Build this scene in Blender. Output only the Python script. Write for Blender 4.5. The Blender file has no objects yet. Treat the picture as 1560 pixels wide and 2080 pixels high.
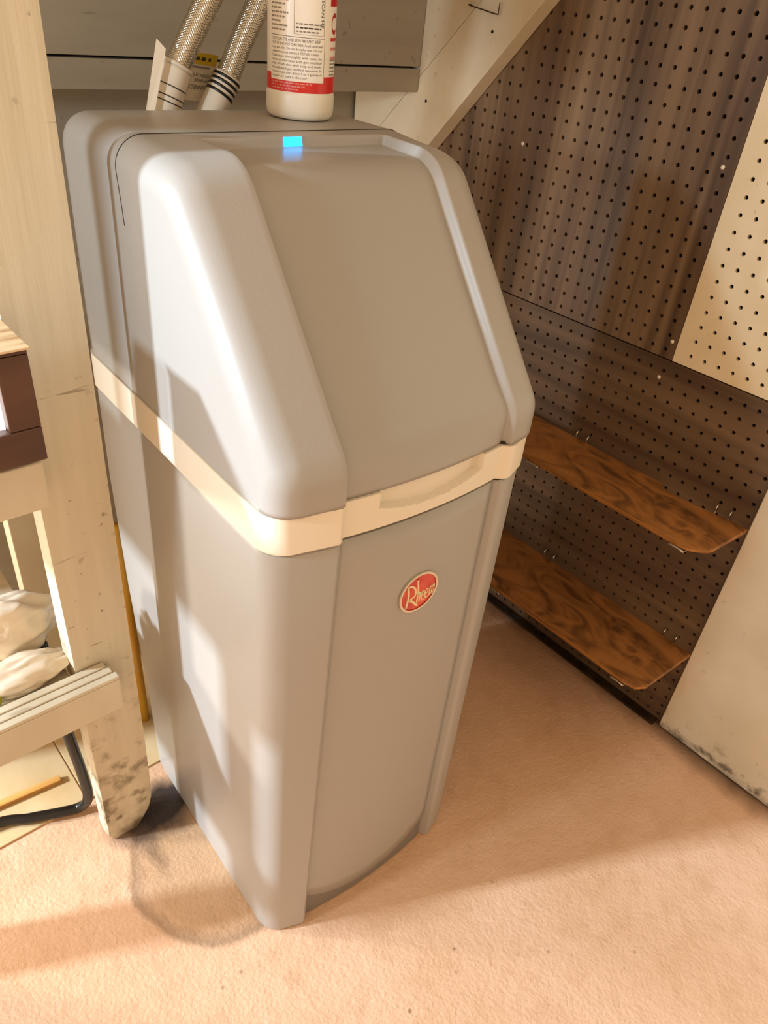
import bpy, bmesh, math, random
from mathutils import Matrix, Vector, noise
random.seed(7)
SC = bpy.context.scene
COL = SC.collection
PI = math.pi

# ------------------------------------------------------------------ camera
cd = bpy.data.cameras.new('camera'); cam = bpy.data.objects.new('camera', cd); COL.objects.link(cam)
RX = Vector((0.754795, -0.649523, 0.091677)); RY = Vector((-0.317370, -0.483918, -0.815537)); RZ = Vector((0.574074, 0.586468, -0.571398))
M = Matrix(((RX.x, -RY.x, -RZ.x, -1.19611), (RX.y, -RY.y, -RZ.y, -0.75382), (RX.z, -RY.z, -RZ.z, 1.20207), (0, 0, 0, 1)))
cam.matrix_world = M
cd.sensor_fit = 'VERTICAL'; cd.sensor_height = 36; cd.lens = 36 * 1513 / 2080; cd.clip_start = 0.01
SC.camera = cam

# ------------------------------------------------------------------ light
SC.view_settings.view_transform = 'Standard'; SC.view_settings.look = 'None'
SC.view_settings.gamma = 1; SC.view_settings.use_curve_mapping = False
SC.view_settings.exposure = 0.0
w = bpy.data.worlds.new('world'); SC.world = w; w.use_nodes = True
w.node_tree.nodes['Background'].inputs[0].default_value = (1.0, 0.705, 0.44, 1)
w.node_tree.nodes['Background'].inputs[1].default_value = 1.10

def area(name, loc, target, size, power, col, sy=None):
    l = bpy.data.lights.new(name, 'AREA'); l.energy = power; l.color = col; l.size = size
    if sy: l.shape = 'RECTANGLE'; l.size_y = sy
    o = bpy.data.objects.new(name, l); COL.objects.link(o); o.location = loc
    o.rotation_euler = (Vector(target) - Vector(loc)).to_track_quat('-Z', 'Y').to_euler()
    return o
area('bench_lamp_light', (-1.72, -0.13, 1.20), (-0.7, -0.2, 0.95), 0.08, 6.0, (0.72, 0.88, 1.0))
area('ceiling_tube_light', (-6.3, 2.38, 3.0), (-0.6, -0.45, 0.2), 0.34, 770, (0.68, 0.84, 1.0), 0.34)
area('under_bench_light', (-1.75, 0.58, 0.50), (-1.0, 0.1, 0.1), 0.10, 10, (1.0, 0.94, 0.86))


# ------------------------------------------------------------------ materials
def lin(c):
    if isinstance(c, str):
        c = [int(c[i:i+2], 16) / 255 for i in (0, 2, 4)]
    return tuple((v / 12.92 if v <= .04045 else ((v + .055) / 1.055) ** 2.4) for v in c) + (1,)

def mat(name, col, rough=0.5, metal=0.0, col2=None, nscale=8, stretch=(1, 1, 1), bump=0.0, bscale=200, detail=4, lo=.4, hi=.65, emit=0, trans=0, coat=0, spec=None, dist=0, speck=None, foot=None):
    m = bpy.data.materials.new(name); m.use_nodes = True
    nt = m.node_tree; b = nt.nodes['Principled BSDF']
    b.inputs['Base Color'].default_value = lin(col); b.inputs['Roughness'].default_value = rough; b.inputs['Metallic'].default_value = metal
    if trans: b.inputs['Transmission Weight'].default_value = trans
    if coat: b.inputs['Coat Weight'].default_value = coat
    if spec is not None: b.inputs['Specular IOR Level'].default_value = spec
    if emit:
        b.inputs['Emission Color'].default_value = lin(col); b.inputs['Emission Strength'].default_value = emit
    tc = nt.nodes.new('ShaderNodeTexCoord')
    if col2:
        mp = nt.nodes.new('ShaderNodeMapping'); mp.inputs['Scale'].default_value = stretch
        nt.links.new(tc.outputs['Object'], mp.inputs[0])
        n = nt.nodes.new('ShaderNodeTexNoise'); n.inputs['Scale'].default_value = nscale; n.inputs['Detail'].default_value = detail; n.inputs['Distortion'].default_value = dist
        nt.links.new(mp.outputs[0], n.inputs['Vector'])
        r = nt.nodes.new('ShaderNodeValToRGB'); r.color_ramp.elements[0].color = lin(col); r.color_ramp.elements[1].color = lin(col2)
        r.color_ramp.elements[0].position = lo; r.color_ramp.elements[1].position = hi
        nt.links.new(n.outputs[0], r.inputs[0]); nt.links.new(r.outputs[0], b.inputs['Base Color'])
    def over(fac, c):
        bc = b.inputs['Base Color']; mx = nt.nodes.new('ShaderNodeMix'); mx.data_type = 'RGBA'; mx.inputs[7].default_value = lin(c)
        if bc.is_linked: nt.links.new(bc.links[0].from_socket, mx.inputs[6])
        else: mx.inputs[6].default_value = bc.default_value
        nt.links.new(fac, mx.inputs[0]); nt.links.new(mx.outputs[2], bc)
    def rng(src, p0, p1, v0, v1):
        r_ = nt.nodes.new('ShaderNodeMapRange'); r_.inputs[1].default_value = p0; r_.inputs[2].default_value = p1; r_.inputs[3].default_value = v0; r_.inputs[4].default_value = v1
        nt.links.new(src, r_.inputs[0]); return r_.outputs[0]
    def nzz(sc, st=(1, 1, 1), dt=3):
        m_ = nt.nodes.new('ShaderNodeMapping'); m_.inputs['Scale'].default_value = st; nt.links.new(tc.outputs['Object'], m_.inputs[0])
        n_ = nt.nodes.new('ShaderNodeTexNoise'); n_.inputs['Scale'].default_value = sc; n_.inputs['Detail'].default_value = dt; nt.links.new(m_.outputs[0], n_.inputs['Vector']); return n_.outputs[0]
    def mul(a_, b_):
        q = nt.nodes.new('ShaderNodeMath'); q.operation = 'MULTIPLY'; nt.links.new(a_, q.inputs[0]); nt.links.new(b_, q.inputs[1]); return q.outputs[0]
    if speck:      # scuffs and chips: (scale, colour, strength)
        over(mul(rng(nzz(speck[0]), .66, .70, 0, speck[2]), rng(nzz(speck[0]*.12), .45, .6, 0, 1)), speck[1])
        over(rng(nzz(speck[0]*.5, (.25, 1, 2.2)), .715, .735, 0, speck[2]*.7), speck[1])
    if foot:       # mould and damp near the floor: (height, colour)
        sx = nt.nodes.new('ShaderNodeSeparateXYZ'); nt.links.new(tc.outputs['Object'], sx.inputs[0])
        g = rng(sx.outputs[2], foot[0]*.15, foot[0], 1, 0)
        over(mul(g, rng(nzz(38, dt=6), .50, .66, 0, .85)), foot[1]); over(mul(rng(sx.outputs[2], 0, foot[0]*.35, 1, 0), rng(nzz(14, dt=5), .42, .60, 0, .8)), foot[1])
    if bump:
        n2 = nt.nodes.new('ShaderNodeTexNoise'); n2.inputs['Scale'].default_value = bscale; n2.inputs['Detail'].default_value = 3
        mp2 = nt.nodes.new('ShaderNodeMapping'); mp2.inputs['Scale'].default_value = stretch
        nt.links.new(tc.outputs['Object'], mp2.inputs[0]); nt.links.new(mp2.outputs[0], n2.inputs['Vector'])
        bp = nt.nodes.new('ShaderNodeBump'); bp.inputs['Strength'].default_value = bump; bp.inputs['Distance'].default_value = 0.002
        nt.links.new(n2.outputs[0], bp.inputs['Height']); nt.links.new(bp.outputs[0], b.inputs['Normal'])
    return m

PLASTIC = mat('greige_plastic', 'a5a099', 0.36, bump=.05, bscale=900)
BANDP = mat('cream_plastic', 'e5dac6', 0.38, bump=.03, bscale=900)
TOE = mat('grey_base_plastic', '7d746b', 0.6)
GAPM = mat('seam_dark', '2a221b', 0.8)
PAINT = mat('cream_paint_wood', 'c8bb9f', 0.55, col2='d3c7ad', nscale=14, stretch=(1, 1, .25), bump=.25, bscale=60, speck=(55, '7a6547', .5))
POSTM = mat('post_paint', 'cbbea2', 0.5, col2='d6caaf', nscale=18, stretch=(2, 2, .12), bump=.4, bscale=45, speck=(60, '5a452e', .7), foot=(.42, '5e472c'))
STRM = mat('stringer_paint', 'ddd0b6', 0.55, col2='d3c5a8', nscale=9, bump=.12, bscale=80, speck=(70, '8a7757', .35))
GREYB = mat('grey_paint_board', '988d7b', 0.6, col2='a09683', nscale=10, stretch=(.3, 1, 2), bump=.12, bscale=120, speck=(60, '5c5142', .5))
PEGV = mat('walnut_print_vertical', '4f3b2b', 0.40, col2='8d745a', nscale=30, stretch=(1, 1, .045), detail=7, lo=.32, hi=.74, dist=.3)
PEGH = mat('walnut_print_horizontal', '4d3a2c', 0.40, col2='80684f', nscale=24, stretch=(1, .06, 1), detail=7, lo=.32, hi=.74, dist=.4)
PEGL = mat('cream_pegboard', 'e3d3b0', 0.42, col2='ecdfc4', nscale=7, detail=5, speck=(80, 'a88a58', .4))
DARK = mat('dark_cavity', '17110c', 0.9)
PANEL = mat('beige_panel', 'd8cdb8', 0.45, col2='cec2aa', nscale=6, bump=.05, bscale=150, speck=(40, '8c7a5c', .4), foot=(.07, '33291a'))
SHELFW = mat('plywood_brown', 'a8713b', 0.5, col2='64401f', nscale=11, stretch=(1.6, .8, 1), detail=6, lo=.38, hi=.66, bump=.1, bscale=60, dist=2.2)
SHELFE = mat('plywood_edge', 'a8702f', 0.6, col2='7d4d1d', nscale=60, stretch=(1, .2, 3))
STEEL = mat('steel_wire', 'c9c4b8', 0.28, 1.0)
CHROME = mat('chrome', 'e8e2d2', 0.18, 1.0)
BROWN = mat('brown_frame_wood', '5b3a28', 0.45, col2='4a2e1f', nscale=20, stretch=(.3, 1, 1), bump=.1)
PLYTOP = mat('plywood_top', 'd8bc93', 0.6, col2='a97f52', nscale=25, stretch=(.4, 3, 1), detail=7)
WHITEP = mat('lit_white_panel', 'ffffff', 0.4, emit=3.0)
BAGM = mat('plastic_bag_white', 'e2d4bd', 0.35, col2='d5c4a8', nscale=20, bump=.15, bscale=60)
BLACK = mat('black_rubber', '14110f', 0.32)
YELLOW = mat('amber_pole', 'd39a25', 0.4)
LATH = mat('pine_lath', 'd8a65c', 0.55, col2='c48d45', nscale=30, stretch=(.2, 3, 1))
LIME = mat('lime_wrapper', 'b7b52a', 0.4)
BOTTLEM = mat('bottle_hdpe', 'e6e0d2', 0.38)
LABELM = mat('label_white', 'efe8dc', 0.3)
REDP = mat('print_red', 'd2231a', 0.3)
REDD = mat('print_dark_red', 'b5121b', 0.3)
PINKP = mat('print_pale_red', 'dd8c80', 0.35)
INK = mat('print_ink', '3b352f', 0.5)
INKG = mat('print_grey_ink', '8a8278', 0.5)
BADGER = mat('badge_red', 'c01808', 0.2, coat=.6, col2='e0441c', nscale=40)
BADGEL = mat('badge_letter', 'f1dfb4', 0.25, 0.6)
LEDM = mat('led_blue', '12a8ff', 0.3, emit=5.0)
TAGM = mat('tag_paper', 'ddd2bd', 0.6)
TAGY = mat('tag_yellow', 'c8ab20', 0.6)
SLEEVE = mat('clear_sleeve', 'd9d0bf', 0.3)
TILEM = mat('vinyl_tile', 'd7bd92', 0.45, col2='c9ac7d', nscale=10, detail=6, bump=.08, bscale=90)

def floor_mat():
    m = bpy.data.materials.new('painted_concrete'); m.use_nodes = True; nt = m.node_tree; N = nt.nodes; L = nt.links
    b = N['Principled BSDF']; b.inputs['Roughness'].default_value = .5
    tc = N.new('ShaderNodeTexCoord')
    def nz(scale, detail=5):
        n = N.new('ShaderNodeTexNoise'); n.inputs['Scale'].default_value = scale; n.inputs['Detail'].default_value = detail
        L.new(tc.outputs['Object'], n.inputs['Vector']); return n.outputs[0]
    def ramp(src, p0, p1, v0=0, v1=1):
        r = N.new('ShaderNodeMapRange'); r.inputs[1].default_value = p0; r.inputs[2].default_value = p1; r.inputs[3].default_value = v0; r.inputs[4].default_value = v1
        L.new(src, r.inputs[0]); return r.outputs[0]
    def math_(op, a, c):
        n = N.new('ShaderNodeMath'); n.operation = op; n.use_clamp = False
        for i, v in enumerate((a, c)):
            if isinstance(v, (int, float)): n.inputs[i].default_value = v
            else: L.new(v, n.inputs[i])
        return n.outputs[0]
    def mix(f, a, c):
        n = N.new('ShaderNodeMix'); n.data_type = 'RGBA'
        L.new(f, n.inputs[0])
        for i, v in ((6, a), (7, c)):
            if isinstance(v, tuple): n.inputs[i].default_value = v
            else: L.new(v, n.inputs[i])
        return n.outputs[2]
    def dist(cx, cy, sx=1, sy=1):
        mp = N.new('ShaderNodeMapping'); mp.vector_type = 'POINT'
        mp.inputs['Location'].default_value = (-cx * sx, -cy * sy, 0); mp.inputs['Scale'].default_value = (sx, sy, 0)
        L.new(tc.outputs['Object'], mp.inputs[0])
        v = N.new('ShaderNodeVectorMath'); v.operation = 'LENGTH'; L.new(mp.outputs[0], v.inputs[0]); return v.outputs[1]
    c = mix(ramp(nz(3.0), .35, .7), lin('dcb596'), lin('cda27c'))
    c = mix(ramp(nz(22), .5, .75, 0, .35), c, lin('b98d63'))
    wob = math_('MULTIPLY', math_('SUBTRACT', nz(11), .5), .09)
    # ring left by a round tank
    d = math_('ADD', dist(-.86, -.12), math_('MULTIPLY', wob, .35))
    ring = math_('MULTIPLY', ramp(d, .128, .146), ramp(d, .150, .158, 1, 0))
    inner = ramp(d, .12, .15, .45, 0)
    c = mix(inner, c, lin('9a7d55')); c = mix(math_('MULTIPLY', ring, .55), c, lin('6f5a40'))
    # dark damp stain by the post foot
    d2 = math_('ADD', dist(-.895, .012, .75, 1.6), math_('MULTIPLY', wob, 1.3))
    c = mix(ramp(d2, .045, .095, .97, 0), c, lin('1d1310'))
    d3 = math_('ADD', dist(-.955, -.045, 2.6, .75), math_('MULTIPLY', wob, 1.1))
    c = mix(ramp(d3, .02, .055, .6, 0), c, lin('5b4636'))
    # scattered dark specks
    sp = N.new('ShaderNodeTexVoronoi'); sp.inputs['Scale'].default_value = 38; L.new(tc.outputs['Object'], sp.inputs['Vector'])
    spk = math_('MULTIPLY', ramp(sp.outputs['Distance'], .07, .15, 1, 0), ramp(nz(5), .56, .66))
    c = mix(math_('MULTIPLY', spk, .75), c, lin('5a4326'))
    # grime along the pegboard wall
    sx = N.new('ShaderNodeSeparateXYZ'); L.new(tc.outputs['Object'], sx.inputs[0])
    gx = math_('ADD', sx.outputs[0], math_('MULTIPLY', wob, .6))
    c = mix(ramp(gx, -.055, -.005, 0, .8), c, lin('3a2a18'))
    L.new(c, b.inputs['Base Color'])
    h = math_('ADD', math_('MULTIPLY', nz(170, 3), .55), math_('MULTIPLY', nz(45, 4), .8))
    bp = N.new('ShaderNodeBump'); bp.inputs['Strength'].default_value = .5; bp.inputs['Distance'].default_value = .0045
    L.new(h, bp.inputs['Height']); L.new(bp.outputs[0], b.inputs['Normal'])
    return m
FLOORM = floor_mat()

def braid_mat():
    m = bpy.data.materials.new('braided_steel'); m.use_nodes = True; nt = m.node_tree; b = nt.nodes['Principled BSDF']
    b.inputs['Base Color'].default_value = lin('d6cfbf'); b.inputs['Metallic'].default_value = 1; b.inputs['Roughness'].default_value = .2
    uv = nt.nodes.new('ShaderNodeUVMap')
    hs = []
    for sgn in (1, -1):
        mp = nt.nodes.new('ShaderNodeMapping'); mp.inputs['Rotation'].default_value = (0, 0, sgn * .9)
        nt.links.new(uv.outputs[0], mp.inputs[0])
        wv = nt.nodes.new('ShaderNodeTexWave'); wv.inputs['Scale'].default_value = 1.9; nt.links.new(mp.outputs[0], wv.inputs['Vector']); hs.append(wv.outputs['Color'])
    mx = nt.nodes.new('ShaderNodeMath'); mx.operation = 'MAXIMUM'; nt.links.new(hs[0], mx.inputs[0]); nt.links.new(hs[1], mx.inputs[1])
    bp = nt.nodes.new('ShaderNodeBump'); bp.inputs['Strength'].default_value = .6; bp.inputs['Distance'].default_value = .0010
    nt.links.new(mx.outputs[0], bp.inputs['Height']); nt.links.new(bp.outputs[0], b.inputs['Normal'])
    return m
BRAID = braid_mat()

# ------------------------------------------------------------------ mesh helpers
def link(name, me, m, parent=None, smooth=False):
    if smooth:
        for p in me.polygons: p.use_smooth = True
    me.materials.append(m)
    o = bpy.data.objects.new(name, me); COL.objects.link(o)
    if parent is not None: o.parent = parent
    return o
def pyd(name, v, f, m, parent=None, smooth=False):
    me = bpy.data.meshes.new(name); me.from_pydata([tuple(p) for p in v], [], f); me.validate(); me.update()
    return link(name, me, m, parent, smooth)
def frombm(name, bm, m, parent=None, smooth=False):
    bmesh.ops.recalc_face_normals(bm, faces=bm.faces[:])
    me = bpy.data.meshes.new(name); bm.to_mesh(me); bm.free()
    return link(name, me, m, parent, smooth)
def box(name, x0, x1, y0, y1, z0, z1, m, parent=None, bev=0.0):
    bm = bmesh.new(); bmesh.ops.create_cube(bm, size=1)
    for v in bm.verts: v.co = ((x0+x1)/2 + v.co.x*(x1-x0), (y0+y1)/2 + v.co.y*(y1-y0), (z0+z1)/2 + v.co.z*(z1-z0))
    if bev: bmesh.ops.bevel(bm, geom=bm.edges[:], offset=bev, segments=2, affect='EDGES', profile=.6)
    return frombm(name, bm, m, parent)
def prism(name, pts, axis, a0, a1, m, parent=None, bev=0.0):
    """extrude a 2-D outline along axis (0,1,2) from a0 to a1"""
    def P(p, a):
        q = list(p); q.insert(axis, a); return q
    bm = bmesh.new()
    A = [bm.verts.new(P(p, a0)) for p in pts]; B = [bm.verts.new(P(p, a1)) for p in pts]
    n = len(pts)
    bm.faces.new(A); bm.faces.new(B[::-1])
    for i in range(n): bm.faces.new((A[i], B[i], B[(i+1) % n], A[(i+1) % n]))
    if bev: bmesh.ops.bevel(bm, geom=bm.edges[:], offset=bev, segments=2, affect='EDGES', profile=.6)
    return frombm(name, bm, m, parent)
def smooth_path(pts, n=8):
    P = [Vector(p) for p in pts]; out = []
    for i in range(len(P) - 1):
        p0 = P[max(i-1, 0)]; p1 = P[i]; p2 = P[i+1]; p3 = P[min(i+2, len(P)-1)]
        for k in range(n):
            t = k / n
            out.append(.5*((2*p1) + (p2-p0)*t + (2*p0-5*p1+4*p2-p3)*t*t + (3*p1-p0-3*p2+p3)*t**3))
    out.append(P[-1]); return out
def tube(name, pts, r, m, parent=None, seg=12, uv=False, cap=True):
    n = len(pts); V = []; F = []
    R_ = r if isinstance(r, (list, tuple)) else [r] * n
    up = Vector((0, 0, 1)); prev = None; L = 0; Ls = []
    for i, p in enumerate(pts):
        t = (pts[min(i+1, n-1)] - pts[max(i-1, 0)]).normalized()
        if prev is None:
            a = t.cross(up); a = a.normalized() if a.length > .01 else Vector((1, 0, 0))
        else: a = (prev - t * prev.dot(t)).normalized()
        prev = a; b = t.cross(a)
        if i: L += (pts[i] - pts[i-1]).length
        Ls.append(L)
        for k in range(seg):
            an = 2*PI*k/seg; V.append(p + (a*math.cos(an) + b*math.sin(an)) * R_[i])
    for i in range(n-1):
        for k in range(seg): F.append((i*seg+k, i*seg+(k+1) % seg, (i+1)*seg+(k+1) % seg, (i+1)*seg+k))
    if cap: F.append(tuple(range(seg))[::-1]); F.append(tuple((n-1)*seg+k for k in range(seg)))
    o = pyd(name, V, F, m, parent, True)
    if uv:
        me = o.data; lay = me.uv_layers.new(name='UVMap'); Rm = max(R_)
        for p in me.polygons:
            for li, vi in zip(p.loop_indices, p.vertices):
                k = vi % seg; i = vi // seg; u = k/seg
                if len(p.vertices) == 4 and u == 0 and any((q % seg) == seg-1 for q in p.vertices): u = 1
                lay.data[li].uv = (u*6, Ls[i]/(2*PI*Rm)*6)
    return o
def lathe(name, prof, c, m, parent=None, seg=48):
    V = []; F = []
    for r, z in prof:
        for k in range(seg): V.append((c[0]+r*math.cos(2*PI*k/seg), c[1]+r*math.sin(2*PI*k/seg), c[2]+z))
    n = len(prof)
    for i in range(n-1):
        for k in range(seg): F.append((i*seg+k, i*seg+(k+1) % seg, (i+1)*seg+(k+1) % seg, (i+1)*seg+k))
    F.append(tuple(range(seg))[::-1]); F.append(tuple((n-1)*seg+k for k in range(seg)))
    return pyd(name, V, F, m, parent, True)
def empty(name, loc=(0, 0, 0), rz=0):
    o = bpy.data.objects.new(name, None); COL.objects.link(o); o.location = loc; o.rotation_euler = (0, 0, rz); o.empty_display_size = .05
    return o
def tag(o, label, cat, group=None):
    o['label'] = label; o['category'] = cat
    if group: o['group'] = group
    return o
def struct(o): o['kind'] = 'structure'; return o
def textmesh(s, size):
    cu = bpy.data.curves.new('t', 'FONT'); cu.body = s; cu.size = size; cu.resolution_u = 2
    ob = bpy.data.objects.new('t', cu); COL.objects.link(ob)
    dg = bpy.context.evaluated_depsgraph_get(); me = bpy.data.meshes.new_from_object(ob.evaluated_get(dg))
    bpy.data.objects.remove(ob); bpy.data.curves.remove(cu)
    V = [v.co.copy() for v in me.vertices]; F = [tuple(p.vertices) for p in me.polygons]; bpy.data.meshes.remove(me)
    return V, F

# ------------------------------------------------------------------ setting
fl = struct(pyd('floor', [(-5.2, -2.6, 0), (0.03, -2.6, 0), (0.03, 2.4, 0), (-5.2, 2.4, 0)], [(0, 1, 2, 3)], FLOORM))
tj = [(-1.61, -1.305), (-1.305, -1.0), (-1.0, -.695), (-.695, -.39)]
for (a, b) in tj:
    for (c, d) in ((.1, .405), (.405, .66)):
        box('floor_tile', a+.0012, b-.0012, c+.0012, d-.0012, 0.0, .0035, TILEM, fl, .0008)
wb = struct(box('wall_back', -1.95, 0.03, .667, .70, 0, 2.4, GREYB))
wr = struct(box('wall_right', .032, .06, -2.2, .70, 0, 2.4, DARK))

def pegboard(name, y0, y1, z0, z1, cy, cz, m, x=0.0, th=.006, r=.0035):
    """sheet in the plane x, punched on a 25.4 mm grid through (cy, cz)"""
    p = .0254
    ys = [cy + p*k for k in range(-80, 81) if y0+.006 < cy+p*k < y1-.006]; zs = [cz + p*k for k in range(-80, 81) if z0+.006 < cz+p*k < z1-.006]
    V = []; F = []
    def bounds(vals, i, lo, hi):
        return (lo if i == 0 else (vals[i-1]+vals[i])/2), (hi if i == len(vals)-1 else (vals[i]+vals[i+1])/2)
    for i, y in enumerate(ys):
        a, b = bounds(ys, i, y0, y1)
        for j, z in enumerate(zs):
            c, d = bounds(zs, j, z0, z1); o = len(V)
            for (yy, zz) in ((b, z), (b, d), (y, d), (a, d), (a, z), (a, c), (y, c), (b, c)): V.append((x, yy, zz))
            for k in range(8): V.append((x, y+r*math.cos(k*PI/4), z+r*math.sin(k*PI/4)))
            for k in range(8): V.append((x+th, y+r*math.cos(k*PI/4), z+r*math.sin(k*PI/4)))
            for k in range(8):
                q = (k+1) % 8
                F.append((o+k, o+8+k, o+8+q, o+q)); F.append((o+8+k, o+16+k, o+16+q, o+8+q))
    o = len(V)
    V += [(x, y0, z0), (x, y1, z0), (x, y1, z1), (x, y0, z1), (x+th, y0, z0), (x+th, y1, z0), (x+th, y1, z1), (x+th, y0, z1)]
    for k in range(4): q = (k+1) % 4; F.append((o+k, o+q, o+4+q, o+4+k))
    ob = pyd(name, V, F, m, wr)
    return ob
H0 = 1.2230; P1 = .0254
pegboard('pegboard_sheet', -.1955, .2235, .726, 1.70, 0, H0, PEGV, 0.0)['label'] = 'dark walnut pegboard sheet with vertical grain'
pegboard('pegboard_sheet', .2240, .666, .726, 1.70, 9.58*P1, H0-10.44*P1, PEGV, 0.0012)['label'] = 'narrow walnut pegboard sheet behind the sloping board'
pegboard('pegboard_sheet', -1.2, .666, .004, .7235, .64*P1, H0-20.45*P1, PEGH, 0.0006)['label'] = 'lower walnut pegboard sheet with horizontal grain'
pegboard('pegboard_sheet', -1.2, -.1965, .726, 1.70, -7.88*P1, H0-18.82*P1, PEGL, 0.0)['label'] = 'cream pegboard sheet'
# small screws holding the sheets
for (y, z) in ((-.186, .757), (-.175, 1.031), (.213, .995), (-.183, .69)):
    lathe('screw', [(.001, -.0003), (.0036, 0), (.0030, .0012), (.0008, .0016)], (0, 0, 0), BOTTLEM, wr, 12).matrix_local = Matrix.Translation((0, y, z)) @ Matrix.Rotation(-PI/2, 4, 'Y')
lp = box('lower_panel', -.012, -.0005, -1.5, -.4293, .004, .716, PANEL, wr, .0015); lp['label'] = 'smooth beige painted panel'

# ------------------------------------------------------------------ stair parts
st = tag(empty('staircase', (-.019, .3, 0)), 'cream painted staircase with sloping stringer against the walnut pegboard', 'staircase')
def sh(pts): return [(y-.3, z) for y, z in pts]
sl = (0.9657-1.1708)/(0.4131-0.2285)
low = lambda y: 1.1708 + sl*(y-.2285)
up = lambda y: 1.1853 + (1.0469-1.1853)/(.4583-.2887)*(y-.2887)
prism('stringer_plank', sh([(-.35, low(-.35)), (.66, low(.66)), (.66, up(.66)-.0008), (-.35, up(-.35)+.16)]), 0, -.019, .0185, STRM, st, .0012)
prism('stringer_plank', sh([(-.35, up(-.35)+.161), (.66, up(.66)+.0008), (.66, 1.22), (.30, 1.52), (-.35, 2.1)]), 0, -.0185, .0185, STRM, st, .0012)
for k in range(6): box('shade_stair_tread', -.90, -.0195, -.12-.18*k, .155-.18*k, 1.285+.2*k, 1.323+.2*k, STRM, st, .002)  # unseen treads added overhead to keep light off the softener lid
bw = tag(tube('bent_nail', smooth_path([(-.036, .352, 1.195), (-.046, .351, 1.1945), (-.047, .315, 1.190), (-.047, .282, 1.186), (-.046, .280, 1.190), (-.046, .279, 1.203)], 5), .0011, mat('rusty_wire', '4a3d2c', .5, .6), None, 8), 'thin bent wire nail sticking out of the sloping stringer', 'nail')
for (y, z) in ((.441, 1.032), (.294, 1.160)):
    lathe('nail_head', [(.0008, 0), (.003, .0004), (.0024, .001), (.0006, .0012)], (0, 0, 0), DARK, st, 10).matrix_local = Matrix.Translation((-.019, y-.3, z)) @ Matrix.Rotation(-PI/2, 4, 'Y')
sb = tag(empty('stair_backing', (-.5, .477, 1.044)), 'grey painted horizontal boards behind the steel hoses', 'boards')
for (z0, z1) in ((1.0435, 1.0835), (1.0868, 1.31), (1.313, 1.55), (1.553, 1.80)):
    box('board', -1.40, .461, -.010, .010, z0-1.044, z1-1.044, GREYB, sb, .0015)  # boards run on out of view, left and up, to shade the lid

box('gap_shade_sheet', -1.40, .461, .0105, .0125, -.0005, .75, DARK, sb)  # near-black sheet stands in for the shade inside the board gaps
# post
po = tag(empty('wooden_post', (-.96, .025, 0)), 'cream painted upright timber post with stained foot', 'post')
bm = bmesh.new()
lv = [(0, .006), (.018, .020), (.035, .030), (.06, .037), (.10, .039), (.2, .039), (.4, .0385), (.7, .039), (1.1, .039), (1.6, .039), (2.2, .039)]
rings = []
for z, xr in lv:
    j = lambda a: (random.random()-.5) * a
    rings.append([bm.verts.new((x+j(.0012), y+j(.0008), z)) for x, y in ((-.041+(.008 if z < .01 else 0), -.019), (xr, -.019), (min(.039, xr+.012), .019), (-.041, .019))])
for a, b in zip(rings, rings[1:]):
    for k in range(4): bm.faces.new((a[k], a[(k+1) % 4], b[(k+1) % 4], b[k]))
bm.faces.new(rings[0][::-1]); bm.faces.new(rings[-1])
frombm('post_shaft', bm, POSTM, po)

# ------------------------------------------------------------------ workbench on the far side of the post
be = tag(empty('workbench', (-1.3, .15, 0)), 'cream painted timber workbench frame with low shelf beside the post', 'workbench')
def bb(n, x0, x1, y0, y1, z0, z1, m, bev=.002): return box(n, x0+1.3, x1+1.3, y0-.15, y1-.15, z0, z1, m, be, bev)
bb('apron_rail', -1.42, -.9995, -.032, .005, .704, .762, PAINT)
bb('lower_rail', -1.42, -.956, -.032, .005, .343, .400, PAINT)
for k in range(3): bb('shelf_lip', -1.42, -.9565-.004*k, -.032+.012*k, -.021+.012*k, .4005, .4065+.0015*k, PAINT, .0015)
bb('shelf_deck', -1.42, -1.005, .006, .395, .375, .392, PAINT)
bb('bench_leg', -.957, -.869, .40, .438, .004, .72, PAINT)
bb('bench_leg', -1.42, -1.332, .40, .438, .004, .72, PAINT)
bb('bench_leg', -1.42, -1.332, .006, .044, 0, .74, PAINT)
bb('bench_top', -1.42, -1.004, -.03, .60, .763, .7985, PLYTOP)

# brown framed panel box standing on the bench edge
bx = tag(empty('brown_case', (-1.2, -.03, .799)), 'dark brown framed case with glowing white front on the workbench', 'case')
box('case_back', -.2, .1875, -.002, .008, 0, .1095, BROWN, bx, .001)
E0 = -.2; E1 = .1905
box('bottom_rail', E0, E1, -.06, -.0025, .0, .036, BROWN, bx, .002)
box('top_rail', E0, E1-.0005, -.0595, -.0025, .110, .1135, BROWN, bx, .001)
box('stile', .1615, E1-.0002, -.0598, -.0025, .0365, .1095, BROWN, bx, .0015)
box('lit_panel', E0, .1610, -.050, -.040, .0365, .1095, WHITEP, bx, .0005)
box('case_top', E0, E1+.002, -.062, .012, .1140, .1165, PLYTOP, bx, .0008)

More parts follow.
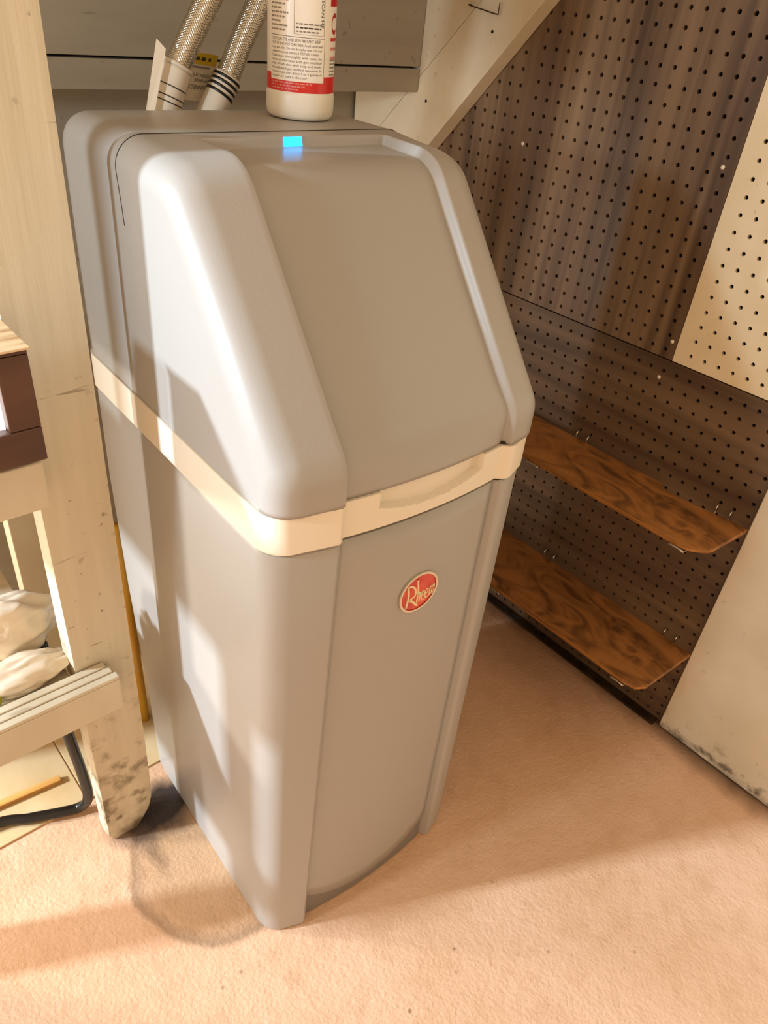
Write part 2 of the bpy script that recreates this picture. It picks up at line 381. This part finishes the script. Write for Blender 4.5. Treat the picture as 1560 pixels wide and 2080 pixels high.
# crumpled bags on the low shelf
def bag(name, c, rad, seed, label):
    bm = bmesh.new(); bmesh.ops.create_icosphere(bm, subdivisions=5, radius=1)
    so = Vector((seed, seed*.7, 0))
    for v in bm.verts:
        p = v.co.copy()
        # soft bulge with long gathered folds running towards one knotted side
        ang = math.atan2(p.z, p.y); k = .5+.5*p.x
        n = noise.noise(p*1.1+so)*.22 - abs(noise.noise(p*1.9+so*1.3))*.22 + .045*math.sin(ang*9+noise.noise(p*1.5+so)*5)*k - .10*abs(noise.noise(Vector((p.x*1.2, p.y*3.2, p.z*3.2))+so))
        q = p*(1+n); q = Vector((q.x*rad[0], q.y*rad[1], q.z*rad[2])); q.z = max(q.z, -rad[2]*.72)
        v.co = q + Vector((0, 0, rad[2]*.72))
    o = frombm(name, bm, BAGM, None, True); o.location = c
    return tag(o, label, 'bag')
bag('plastic_bag', (-1.046, .120, .3925), (.070, .046, .050), 3.1, 'rounded gathered white plastic bag at the back of the low shelf')
bag('plastic_bag', (-1.056, .044, .3925), (.066, .034, .022), 9.4, 'flattened white plastic bag lying at the front edge of the low shelf')
cp = tag(lathe('bottle_cap', [(.001, 0), (.008, .0), (.008, .010), (.007, .012), (.001, .012)], (-1.016, .088, .3925), BLACK, None, 16), 'small black cap resting between the plastic bags', 'cap')
bm = bmesh.new(); bmesh.ops.create_icosphere(bm, subdivisions=3, radius=1)
for v in bm.verts: v.co = Vector((v.co.x*.016, v.co.y*.010, (v.co.z+1)*.012)) * (1 + .2*noise.noise(v.co*2))
o = frombm('candy_wrapper', bm, LIME, None, True); o.location = (-1.108, .020, .392); tag(o, 'lime green wrapper beside the plastic bags', 'wrapper')

tag(tube('rubber_cable', smooth_path([(-1.021, .062, .366), (-1.019, .062, .28), (-1.008, .066, .14), (-1.004, .074, .05), (-1.016, .088, .014), (-1.045, .098, .0125), (-1.09, .118, .0125), (-1.16, .146, .0125), (-1.38, .160, .0125)], 10), .0085, BLACK, None, 14), 'thick black rubber cable curving down onto the floor tiles', 'cable')
lt = box('wood_lath', -.26, .17, -.006, .006, 0, .008, LATH, None, .001); lt.location = (-1.19, .183, .0035); lt.rotation_euler = (0, 0, -.10); tag(lt, 'thin pine lath lying on the floor tiles under the bench', 'lath')
tag(tube('amber_pole', [Vector((-.843, .205, .0036)), Vector((-.845, .205, .25)), Vector((-.846, .205, .47))], .0095, YELLOW, None, 16), 'upright amber yellow pole between the post and the water softener', 'pole')

# ------------------------------------------------------------------ water softener (local frame: x right, y back from the front face)
ws = tag(empty('water_softener', (-.70, -.305, 0), math.radians(-2.2)), 'greige cabinet water softener with cream band and red oval badge', 'water softener')
HW = .1830; D = .470
def sstep(a, b, x):
    t = min(1, max(0, (x-a)/(b-a))); return t*t*(3-2*t)
def center_y(x, z=.75): # bowed front panel
    t = (x-.006)/.114; return .0065 - .0085*(1-t*t)
def left_in(z): return -.108 - .017*(1-z/.745)
def outline(z, off=0.0, rec=.0, n=8):
    """plan of the cabinet: list of (x,y) counter-clockwise from the back left corner"""
    li = left_in(min(z, .745)); r = .032; rb = .030 + .065*sstep(.62, .0, z); pts = []
    hw = HW+off
    for k in range(n+1):
        a = PI/2 + PI/2*k/n; pts.append((-hw+rb+rb*math.cos(a), D-rb+rb*math.sin(a)))
    for k in range(n+1):
        a = PI + PI/2*k/n*.80; pts.append((-hw+r+r*math.cos(a), .044-off+ (r*1.12)*math.sin(a)))
    pts.append((li-.004, -.0015-off)); pts.append((li, .0005-off))
    for k in range(13):
        x = li+.001+(.118-li-.001)*k/12; pts.append((x, center_y(x)-off+rec))
    pts.append((.126, .0005-off)); pts.append((.131, -.0012-off)); pts.append((.1345, -.0012-off))
    for k in range(n+1):
        a = -PI/2 + PI/2*(.20+.80*k/n); pts.append((hw-r+r*math.cos(a), .044-off+(r*1.12)*math.sin(a)))
    for k in range(n+1):
        a = PI/2*k/n; pts.append((hw-rb+rb*math.cos(a), D-rb+rb*math.sin(a)))
    return pts
def loft(name, levels, m):
    V = []; F = []; n = len(levels[0][1])
    for z, o in levels: V += [(x, y, z) for x, y in o]
    for i in range(len(levels)-1):
        for k in range(n): F.append((i*n+k, i*n+(k+1) % n, (i+1)*n+(k+1) % n, (i+1)*n+k))
    F.append(tuple(range(n))[::-1]); F.append(tuple((len(levels)-1)*n+k for k in range(n)))
    me = bpy.data.meshes.new(name); me.from_pydata(V, [], F); me.update()
    o = link(name, me, m, ws, True)
    bm = bmesh.new(); bm.from_mesh(me)
    for e in bm.edges:
        if len(e.link_faces) == 2 and e.calc_face_angle() > .55: e.smooth = False
    bm.to_mesh(me); bm.free(); return o
loft('cabinet_body', [(z, outline(z, o_, .006)) for z, o_ in ((.0, -.004), (.004, -.0012), (.010, 0), (.2, 0), (.4, 0), (.6, 0), (.735, 0), (.7395, -.0012), (.7420, -.004))], PLASTIC)
# front panel with arched lower edge
V = []; F = []; nx = 30; nz = 26
for j in range(nz+1):
    for i in range(nx+1):
        t = i/nx; zt = .741
        x_ = lambda z: left_in(z)+.0016 + (.1172-left_in(z)-.0016)*t
        xc = (t-.5)*2; zb = .024 + .040*abs(xc)**2.2
        z = zb + (zt-zb)*j/nz; V.append((x_(z), center_y(x_(z)), z))
nb = len(V)
for j in range(nz+1):
    for i in range(nx+1): p = V[j*(nx+1)+i]; V.append((p[0], p[1]+.0055, p[2]))
for j in range(nz):
    for i in range(nx):
        a = j*(nx+1)+i; F.append((a, a+1, a+nx+2, a+nx+1))
for i in range(nx): F.append((i, nb+i, nb+i+1, i+1)); a = nz*(nx+1)+i; F.append((a, a+1, nb+a+1, nb+a))
for j in range(nz):
    a = j*(nx+1); F.append((a, a+nx+1, nb+a+nx+1, nb+a)); a += nx; F.append((a, nb+a, nb+a+nx+1, a+nx+1))
fp = pyd('front_panel', V, F, PLASTIC, ws)
for p in fp.data.polygons: p.use_smooth = p.index < nx*nz
# toe strip under the arch
V = []; F = []
for i in range(21):
    x = left_in(0)+.002+(.117-left_in(0)-.002)*i/20
    for z in (.001, .075): V.append((x, center_y(x)+.0035, z))
for i in range(20): F.append((2*i, 2*i+2, 2*i+3, 2*i+1))
n0 = len(V); V += [(x, y+.0015, z) for x, y, z in V[:]]
F += [tuple(n0+q for q in f[::-1]) for f in F[:]]
pyd('toe_strip', V, F, TOE, ws, True)
# seam between cabinet and band
loft('seam_gasket', [(.7405, outline(.74, -.003, 0)), (.7465, outline(.74, -.003, 0))], GAPM)
# cream band with hand pocket
def dense(pts, step=.0022):
    out = []
    for a, b in zip(pts, pts[1:]+pts[:1]):
        L = math.dist(a, b); k = max(1, int(L/step)) if (min(a[1], b[1]) < .03 and abs(a[0]) < .13 and abs(b[0]) < .13) else 1
        for i in range(k): out.append((a[0]+(b[0]-a[0])*i/k, a[1]+(b[1]-a[1])*i/k))
    return out
bo = dense(outline(.745, .0022)); lev = []
NZ = 30
for j in range(NZ+1):
    z = .7445 + (.7895-.7445)*j/NZ; ring = []
    e = .0012 if j in (0,) else 0
    for x, y in bo:
        if y < .03 and -.07 < x < .10:
            t = (x-.012)/.0745
            zb = .7600 + .012*t*t + .004*t*0
            f = sstep(-1.0, -.965, t) * sstep(1.0, .965, t) * sstep(zb-.0012, zb+.0015, z)
            y = y + .011*f
        ring.append((x, y+e))
    lev.append((z, ring))
loft('cream_band', lev, BANDP)
loft('seam_gasket', [(.7885, outline(.745, -.003, 0)), (.7925, outline(.745, -.003, 0))], GAPM)
# lid
def fillet(p0, p1, p2, r, n):
    a = (Vector(p0)-Vector(p1)).normalized(); b = (Vector(p2)-Vector(p1)).normalized()
    half = a.angle(b)/2; tl = r/math.tan(half); c = Vector(p1) + (a+b).normalized()*(r/math.sin(half))
    s = Vector(p1)+a*tl - c; e = Vector(p1)+b*tl - c; tot = s.angle(e); sg = 1 if s.x*e.y-s.y*e.x > 0 else -1
    out = []
    for k in range(n+1):
        an = sg*tot*k/n; out.append(c + Vector((s.x*math.cos(an)-s.y*math.sin(an), s.x*math.sin(an)+s.y*math.cos(an))))
    return out
ZL = .7905; ZT = 1.0665
c1 = (D, ZT); c2 = (.1815, ZT); c3 = (-.0035, .834)
def seg(a, b, n): return [Vector(a).lerp(Vector(b), k/n) for k in range(1, n)]
f1 = fillet((D, ZL), c1, c2, .036, 8); f2 = fillet(c1, c2, c3, .062, 14); f3 = fillet(c2, c3, (-.0035, ZL), .05, 10)
prof = [Vector((D, ZL))] + seg((D, ZL), f1[0], 4) + f1 + [Vector((yy, ZT)) for yy in (.41, .38, .35, .32, .30, .285, .278, .2745, .2730, .2722, .2715, .2708, .2700, .2692, .2684, .2675, .265, .26, .25, .24, .23, .22) if f2[0].x+.001 < yy < f1[-1].x-.001] + f2 + seg(f2[-1], f3[0], 22) + f3 + seg(f3[-1], (-.0035, ZL), 5) + [Vector((-.0035, ZL))]
nor = []
for i, p in enumerate(prof):
    t = (prof[min(i+1, len(prof)-1)] - prof[max(i-1, 0)]).normalized(); nor.append(Vector((t.y, -t.x)) * -1)
# inward normal: towards the lid interior
ctr = Vector((.25, .9))
nor = [n if n.dot(ctr-p) > 0 else -n for n, p in zip(nor, prof)]
def lerp_tab(tab, x):
    if x <= tab[0][0]: return tab[0][1]
    for (a, va), (b, vb) in zip(tab, tab[1:]):
        if x <= b: return va + (vb-va)*sstep(a, b, x)
    return tab[-1][1]
REC = [(.000, .0085), (.03, .0110), (.10, .0122), (.25, .0112), (.2688, .0104), (.2722, .0)]
RS = .030
xs = []
for k in range(11):
    ph = PI/2*k/10; xs.append((-(HW-RS+RS*math.cos(ph)), RS*(1-math.sin(ph)) if True else 0))
mid = [-.150, -.145, -.140, -.135, -.130, -.125, -.120, -.115, -.112, -.110, -.109, -.1085, -.1080, -.1075, -.1070, -.1065, -.1060, -.1055, -.1050, -.1045, -.1040, -.1035, -.103, -.102, -.100, -.09, -.08, -.065, -.05, -.035, -.02, 0, .02, .035, .05, .065, .08, .09, .10, .11, .115, .118, .120, .121, .1215, .122, .1225, .123, .1235, .124, .1245, .125, .1255, .126, .1265, .127, .1275, .128, .1285, .129, .130, .133, .137, .142, .147, .150]
xs += [(x, 0) for x in mid]
for k in range(11):
    ph = PI/2*(1-k/10); xs.append((HW-RS+RS*math.cos(ph), RS*(1-math.sin(ph))))
V = []; F = []; npf = len(prof)
for x, ins in xs:
    wl_ = sstep(-.1085, -.1035, x) * sstep(.1285, .1215, x)
    cr = .007*min(1, max(0, (abs(x)-.112)/.05))
    for i, p in enumerate(prof):
        y, z = p
        front = i > npf-18 and z < .85
        d = lerp_tab(REC, y) * wl_
        if y < .06 and z < .84:
            t = sstep(.79, .84, z); d = (t*lerp_tab(REC, y) + (1-t)*(center_y(min(max(x, -.108), .12))+.0035+.0008)) * wl_
        q = p + nor[i]*(ins + d + (cr if y < .2 else cr*max(0, 1-(y-.2)/.1)))
        if i in (0, npf-1): q.y = ZL
        V.append((x, q.x, q.y))
nxs = len(xs)
for j in range(nxs-1):
    for i in range(npf-1):
        a = j*npf+i; F.append((a, a+1, a+npf+1, a+npf))
F.append(tuple(range(npf))[::-1]); F.append(tuple((nxs-1)*npf+i for i in range(npf)))
F.append(tuple([j*npf for j in range(nxs)] + [j*npf+npf-1 for j in range(nxs-1, -1, -1)]))
me = bpy.data.meshes.new('salt_lid'); me.from_pydata(V, [], F); me.update()
bm = bmesh.new(); bm.from_mesh(me); bmesh.ops.recalc_face_normals(bm, faces=bm.faces[:])
for f in bm.faces: f.smooth = len(f.verts) == 4
bm.to_mesh(me); bm.free()
lid = link('salt_lid', me, PLASTIC, ws)
# lid joint line across the top and down the left flank
def lidpt(x, ins, y):
    best = min(range(npf), key=lambda i: abs(prof[i].x-y) + (9 if prof[i].y < .9 else 0)); q = prof[best] + nor[best]*(ins-.0002); return Vector((x, q.x, q.y))
jl = [Vector((-HW-.0001, .292, .985)), Vector((-HW-.0001, .2945, 1.005))] + [lidpt(x, i_, .296) for x, i_ in xs]
tube('lid_joint', [p for p in jl], .00055, GAPM, ws, 6)
# indicator light
V = []
for (u, v) in ((0, 0), (1, 0), (1, 1), (0, 1)):
    V.append((-.0107+.0225*u, .2684+.0026*v, ZT-.0090+.0086*v))
V += [(x, y+.004, z-.001) for x, y, z in V]
pyd('indicator_light', V, [(0, 1, 2, 3), (7, 6, 5, 4), (0, 4, 5, 1), (1, 5, 6, 2), (2, 6, 7, 3), (3, 7, 4, 0)], LEDM, ws)
# badge
bc = (.011, .625); yb = center_y(.011)-.0002
def disc(name, r0, r1, y0, y1, m, par, seg=48):
    prof_ = [(r0, y0), (r1, y0), (r1, y1)] if False else None
    V = []; F = []
    for (r, y) in ((r1, y0), (r1, y1), (r0, y1)):
        for k in range(seg): V.append((bc[0]+r*math.cos(2*PI*k/seg), y, bc[1]+r*.97*math.sin(2*PI*k/seg)))
    for i in range(2):
        for k in range(seg): F.append((i*seg+k, i*seg+(k+1) % seg, (i+1)*seg+(k+1) % seg, (i+1)*seg+k))
    F.append(tuple(2*seg+k for k in range(seg))) if r0 > .02 and m is not CHROME else None
    return pyd(name, V, F, m, par)
bd = disc('badge', .0270, .0278, yb, yb-.0016, BADGER, ws); bd['label'] = 'red round maker badge with pale lettering'
disc('badge_rim', .0268, .0298, yb, yb-.0026, CHROME, bd)
def ribbon(name, pts, wd, y, par, m):
    P = [Vector(p) for p in pts]; V = []; F = []
    for i, p in enumerate(P):
        t = (P[min(i+1, len(P)-1)]-P[max(i-1, 0)]).normalized(); n = Vector((-t.y, t.x))
        for s in (-1, 1): q = p+n*s*wd/2; V.append((q.x, y, q.y))
    k = len(V); V += [(a, b+.0010, c) for a, b, c in V[:]]
    for i in range(len(P)-1):
        a = 2*i; F.append((a, a+1, a+3, a+2)); F.append((a, a+2, k+a+2, k+a)); F.append((a+1, k+a+1, k+a+3, a+3))
    return pyd(name, V, F, m, par)
def sp2(pts, n=5): return [Vector((q.x, q.y)) for q in smooth_path([(a, b, 0) for a, b in pts], n)]
yl = yb-.0024
for nm, pts, wd in (('letter_r', [(-.0073, .6388), (-.005, .624), (-.0070, .6076)], .0030),
                    ('letter_r', [(-.0087, .6392), (-.003, .6394), (.0025, .6355), (.0058, .628), (.0045, .6215), (-.0030, .6187)], .0026),
                    ('letter_r', [(-.0028, .6187), (.004, .612), (.0110, .6042)], .0030),
                    ('letter_h', [(.0066, .6459), (.0092, .6300), (.0098, .6200), (.0095, .6095)], .0024),
                    ('letter_h', [(.0092, .6195), (.0116, .6237), (.0136, .6215), (.0131, .6093)], .0020),
                    ('letter_e', [(.0164, .6156), (.0203, .6190), (.0193, .6233), (.0168, .6228), (.0160, .6160), (.0176, .6096), (.0212, .6111)], .0015),
                    ('letter_e', [(.0222, .6166), (.0260, .6199), (.0252, .6243), (.0228, .6238), (.0218, .6170), (.0234, .6108), (.0268, .6120)], .0015),
                    ('letter_m', [(.0287, .6263), (.0289, .6190), (.0288, .6116)], .0016),
                    ('letter_m', [(.0288, .6225), (.0308, .6262), (.0321, .6236), (.0317, .6125)], .0014),
                    ('letter_m', [(.0320, .6225), (.0345, .6272), (.0358, .6246), (.0347, .6132)], .0014)):
    ribbon(nm, sp2(pts), wd, yl, bd, BADGEL)

# ------------------------------------------------------------------ steel hoses behind the softener
def hose(path, label, r=.0152, cuff=None):
    t = empty('braided_hose', path[0]); tag(t, label, 'hose', None)
    P = smooth_path([Vector(p)-Vector(path[0]) for p in path], 10)
    tube('hose_braid', P, r, BRAID, t, 28, True)
    return t, P
h1, P = hose([(-.748, .205, .93), (-.722, .205, 1.03), (-.699, .205, 1.090), (-.6815, .205, 1.121), (-.658, .205, 1.157), (-.632, .205, 1.197), (-.58, .21, 1.29), (-.53, .25, 1.42)], 'braided steel hose with paper tag, standing further from the white bottle')
sv = [p for p in P if .02 < p.z < .174]
tube('crimp_sleeve', sv, .0185, SLEEVE, h1, 24)
tube('sleeve_ring', [sv[-1], sv[-1]+(sv[-1]-sv[-2]).normalized()*.004], .0195, SLEEVE, h1, 24)
for q in (-6, -8, -9):
    d_ = (sv[q]-sv[q-1]).normalized()*.0014; tube('sleeve_mark', [sv[q], sv[q]+d_], .0187, INK, h1, 24)
# folded paper tag hanging behind
def plate(name, P4, th, m, par):
    P4 = [Vector(p) for p in P4]; n = (P4[1]-P4[0]).cross(P4[3]-P4[0]).normalized()*th
    V = P4 + [p+n for p in P4]
    return pyd(name, V, [(0, 3, 2, 1), (4, 5, 6, 7), (0, 1, 5, 4), (1, 2, 6, 5), (2, 3, 7, 6), (3, 0, 4, 7)], m, par)
b0 = Vector((-.748, .205, .93))
O3 = lambda x, y, z: Vector((x, y, z)) - b0
plate('flap', [O3(-.749, .192, 1.04), O3(-.741, .186, 1.04), O3(-.714, .190, 1.122), O3(-.722, .196, 1.132)], .0005, TAGM, h1)
tg = plate('paper_tag', [O3(-.690, .222, 1.066), O3(-.635, .236, 1.060), O3(-.618, .236, 1.113), O3(-.672, .222, 1.120)], .0004, TAGM, h1)
ux = (O3(-.635, .236, 1.060)-O3(-.690, .222, 1.066)).normalized(); uz = (O3(-.672, .222, 1.120)-O3(-.690, .222, 1.066)).normalized(); fn = ux.cross(uz); fn = fn if fn.y < 0 else -fn
def tagq(name, u0, u1, v0, v1, m, par, off=.0006):
    b_ = O3(-.690, .222, 1.066)+fn*off
    return plate(name, [b_+ux*u0+uz*v0, b_+ux*u1+uz*v0, b_+ux*u1+uz*v1, b_+ux*u0+uz*v1], .0002, m, par)
tagq('yellow_strip', .0, .0565, .043, .056, TAGY, tg)
def tagtext(s, size, u, v, m):
    V, F = textmesh(s, size); b_ = O3(-.690, .222, 1.066)+fn*.0011
    # the tag hangs upside down
    pyd('print_line', [b_+ux*(u-p.x)+uz*(v-p.y) for p in V], F, m, tg)
for s, sz, u, v, m in (('CONNECTION', .0068, .050, .019, INK), ('SYSTEM DE', .0052, .050, .0265, INK), ('SYSTEM DE V', .0052, .050, .0325, INK)):
    tagtext(s, sz, u, v, m)
tagq('print_line', .012, .046, .0385, .0408, INKG, tg)
for a_, b_ in ((.016, .026), (.029, .036), (.041, .045)): tagq('print_line', a_, b_, .0475, .0515, INK, tg, .0010)

h2, P = hose([(-.690, .205, .93), (-.660, .205, 1.03), (-.6225, .205, 1.094), (-.602, .205, 1.132), (-.571, .205, 1.182), (-.52, .21, 1.262), (-.45, .24, 1.39)], 'braided steel hose with striped collar, standing beside the white bottle')
sv = [p for p in P if .02 < p.z < .168]
tube('crimp_sleeve', sv, .0175, SLEEVE, h2, 24)
ks = [p for p in P if .138 < p.z < .164]
for i in range(0, len(ks)-1):
    d_ = (ks[i+1]-ks[i]).normalized()*.0032; tube('collar_stripe', [ks[i], ks[i]+d_], .0182, BLACK, h2, 24)

# ------------------------------------------------------------------ bottle on the lid
bcx, bcy, bz, br = -.600, .078, ZT+.0004, .0400
bt = tag(empty('cleaner_bottle', (bcx, bcy, bz)), 'white plastic cleaner bottle with red banded label on the softener lid', 'bottle')
lathe('bottle_body', [(.030, 0), (.0365, .0012), (.0395, .005), (.0402, .012), (.0402, .026), (.0398, .0275), (.0392, .0283), (.0390, .0290), (.0390, .19), (.0375, .202), (.030, .218), (.020, .228), (.0155, .234), (.0155, .246)], (0, 0, 0), BOTTLEM, bt, 64)
lathe('bottle_cap', [(.016, .246), (.0185, .247), (.0185, .272), (.0170, .274), (.002, .274)], (0, 0, 0), BOTTLEM, bt, 32)
A0 = math.radians(-125.6)      # side facing the aisle
RLB = .0392
def wrap(name, V2, F, m, par, r):
    # u: metres to the right seen from outside, v: height
    return pyd(name, [(r*math.cos(A0+u/RLB), r*math.sin(A0+u/RLB), v) for u, v in V2], F, m, par)
def patch(name, u0, u1, v0, v1, m, par, r, n=12):
    V2 = []; F = []
    for i in range(n+1):
        u = u0+(u1-u0)*i/n; V2 += [(u, v0), (u, v1)]
    for i in range(n): F.append((2*i, 2*i+2, 2*i+3, 2*i+1))
    return wrap(name, V2, F, m, par, r)
lb = patch('label', -.122, .122, .029, .185, LABELM, bt, RLB, 72)
patch('red_band', -.122, .122, .0295, .0465, REDP, lb, RLB+.00012, 72)
patch('caution_box', -.040, .0285, .0405, .0840, LABELM, lb, RLB+.00024, 30)
for (u0, u1, v0, v1) in ((-.040, .0285, .0836, .0841), (.0281, .0286, .0465, .084)):
    patch('box_rule', u0, u1, v0, v1, INK, lb, RLB+.0003, 20)
for (u0, u1, v0, v1) in ((-.0085, .0270, .1225, .1228), (-.0085, .0270, .0865, .0868), (-.0087, -.0083, .0865, .1228), (.0267, .0271, .0865, .1228)):
    patch('box_rule', u0, u1, v0, v1, INKG, lb, RLB+.00025, 10)
def wtext(s, size, u, v, m, rot=0, fit=None, r=RLB+.00035):
    V, F = textmesh(s, size)
    if not V: return
    wmax = max(p.x for p in V); k = fit/wmax if fit else 1
    V2 = [((u+p.x*k, v+p.y) if not rot else (u+p.y, v-p.x*k)) for p in V]
    wrap('print_line', V2, F, m, lb, r)
def bars(u, v, wd, h, m):
    # print too small to read: one strip per word, joined into a line
    V2 = []; F = []; x = u
    while x < u+wd-.001:
        w_ = min(random.uniform(.0022, .0060), u+wd-x); k = max(1, int(w_/.002)); o = len(V2)
        for i in range(k+1): V2 += [(x+w_*i/k, v), (x+w_*i/k, v+h)]
        for i in range(k): F.append((o+2*i, o+2*i+2, o+2*i+3, o+2*i+1))
        x += w_+.0011
    wrap('print_line', V2, F, m, lb, RLB+.00035)
cau = [('CAUTION: EYE AND SKIN IRRITANT. KEEP', .0044, .060), ('OUT OF REACH OF CHILDREN. Avoid contact with', .0037, .063),
       ('eyes and skin. Do not breathe dust. Do not', .0034, .062), ('swallow. For use only as directed. FIRST AID: If inhaled', .0034, .058),
       ('Flush eyes thoroughly with water for', .0034, .063), ('several minutes and get medical', .0034, .062),
       ('help. Wash skin with soap and water.', .0034, .063), ('If swallowed get medical attention. If', .0034, .062),
       ('irritation persists drink 1 or 2 glasses of', .0034, .063), ('water or call a doctor.', .0034, .046)]
for i, (s, sz, ft) in enumerate(cau): wtext(s, sz, -.0375, .0790-.00395*i, INK, 0, ft)
wtext('SCAN ME', .0052, .0225, .1200, INK, 1, .026)
for i in range(3): bars(-.0065, .0958-.0036*i, .029-.003*(i == 2), .0014, (INKG, INK, INKG)[i])
for i in range(8): bars(-.0395, .1165-.0040*i, .024-.004*(i % 3), .0016, REDP if i == 0 else INKG)
patch('red_square', .0365, .060, .1150, .1360, REDD, lb, RLB+.0002)
# red oval mark and small print on the turning side of the label
V2 = []; F = []
for k in range(28):
    a = .55+ (2*PI-1.1)*k/27
    for rr in (1, .52 + .30*abs(math.cos(a))): V2.append((.0470+.0072*rr*math.cos(a), .0985+.0105*rr*math.sin(a)))
for k in range(27): F.append((2*k, 2*k+2, 2*k+3, 2*k+1))
wrap('red_mark', V2, F, REDD, lb, RLB+.0002)
for i, (m, h) in enumerate(((REDP, .0034), (PINKP, .0030), (PINKP, .0030))): bars(.0385, .0820-.0090*i, .018, h, m)
for i in range(5): bars(.0385, .0625-.0036*i, .016-.002*(i % 2), .0014, INKG)
for i in range(3): bars(-.037, .0378-.0030*i, .050-.008*i, .0013, PINKP)

# ------------------------------------------------------------------ pegboard shelves
def shelf(zt, pts, label):
    o = empty('wall_shelf', (-.09, -.17, zt-.009)); tag(o, label, 'shelf')
    q = [(x+.09, y+.17) for x, y in pts]
    prism('shelf_board', q, 2, 0, .009, SHELFW, o, .001)
    # raw ply edging along the front and end
    fr = [p for p in q if p[0] < -.02]
    return o
s1 = shelf(.5115, [(-.010, .10), (-.152, .10), (-.152, -.375), (-.146, -.396), (-.128, -.416), (-.112, -.421), (-.010, -.4275), (-.028, -.300), (-.026, -.265), (-.010, -.262)], 'upper plywood shelf with notched rear edge on the walnut pegboard')
s2 = shelf(.2125, [(-.012, .10), (-.180, .10), (-.180, -.385), (-.174, -.410), (-.155, -.422), (-.012, -.4285)], 'lower plywood shelf near the floor on the walnut pegboard')
def edging(o, zt, pts):
    V = []; F = []
    for x, y in pts:
        for z in (0.0008, .0082): V.append((x+.09, y+.17, z))
    for i in range(len(pts)-1): F.append((2*i, 2*i+2, 2*i+3, 2*i+1))
    k = len(V); V += [(x+.0012, y+.0006, z) for x, y, z in V[:]]
    F += [tuple(k+q for q in f[::-1]) for f in F[:]]
    pyd('shelf_edge', V, F, SHELFE, o)
edging(s1, .5115, [(-.1526, .10), (-.1526, -.3755), (-.1466, -.3966), (-.1283, -.4168), (-.112, -.4217)])
edging(s2, .2125, [(-.1806, .10), (-.1806, -.3855), (-.1746, -.4107), (-.1552, -.4228)])
def bracket(yc, zt, depth, label):
    b = empty('shelf_bracket', (0, yc, zt-.009)); tag(b, label, 'bracket', 'wire brackets under the pegboard shelves')
    for s in (-.0127, .0127):
        # peg rises above the shelf at the wall, wire runs under the board to a turned-up clip
        tube('bracket_arm', smooth_path([(.006, s, .0185), (-.003, s, .0195), (-.0075, s, .0150), (-.0075, s, .004), (-.0085, s, -.0022), (-.016, s, -.0030), (-depth*.5, s, -.0030), (-depth+.010, s, -.0030), (-depth-.0015, s, -.0026)], 5), .0018, STEEL, b, 8)
    tube('front_clip', smooth_path([(-depth-.0020, -.0127, -.0026), (-depth-.0045, -.0120, .0005), (-depth-.0045, 0, .0012), (-depth-.0045, .0120, .0005), (-depth-.0020, .0127, -.0026)], 5), .0018, STEEL, b, 8)
    return b
for yc, nm in ((-.0715, 'beside the water softener'), (-.3770, 'near the beige panel')):
    bracket(yc, .5115, .152, 'steel wire bracket with two pegs under the upper shelf ' + nm)
    bracket(yc, .2125, .180, 'steel wire bracket with two pegs under the lower shelf ' + nm)
ms = tag(box('metal_strip', -.022, -.0015, -.42, .30, 0.0005, .006, mat('worn_metal', '4a3d2d', .4, .5, col2='2f251a', nscale=30), None, .001), 'worn metal floor strip below the lower shelf', 'strip')
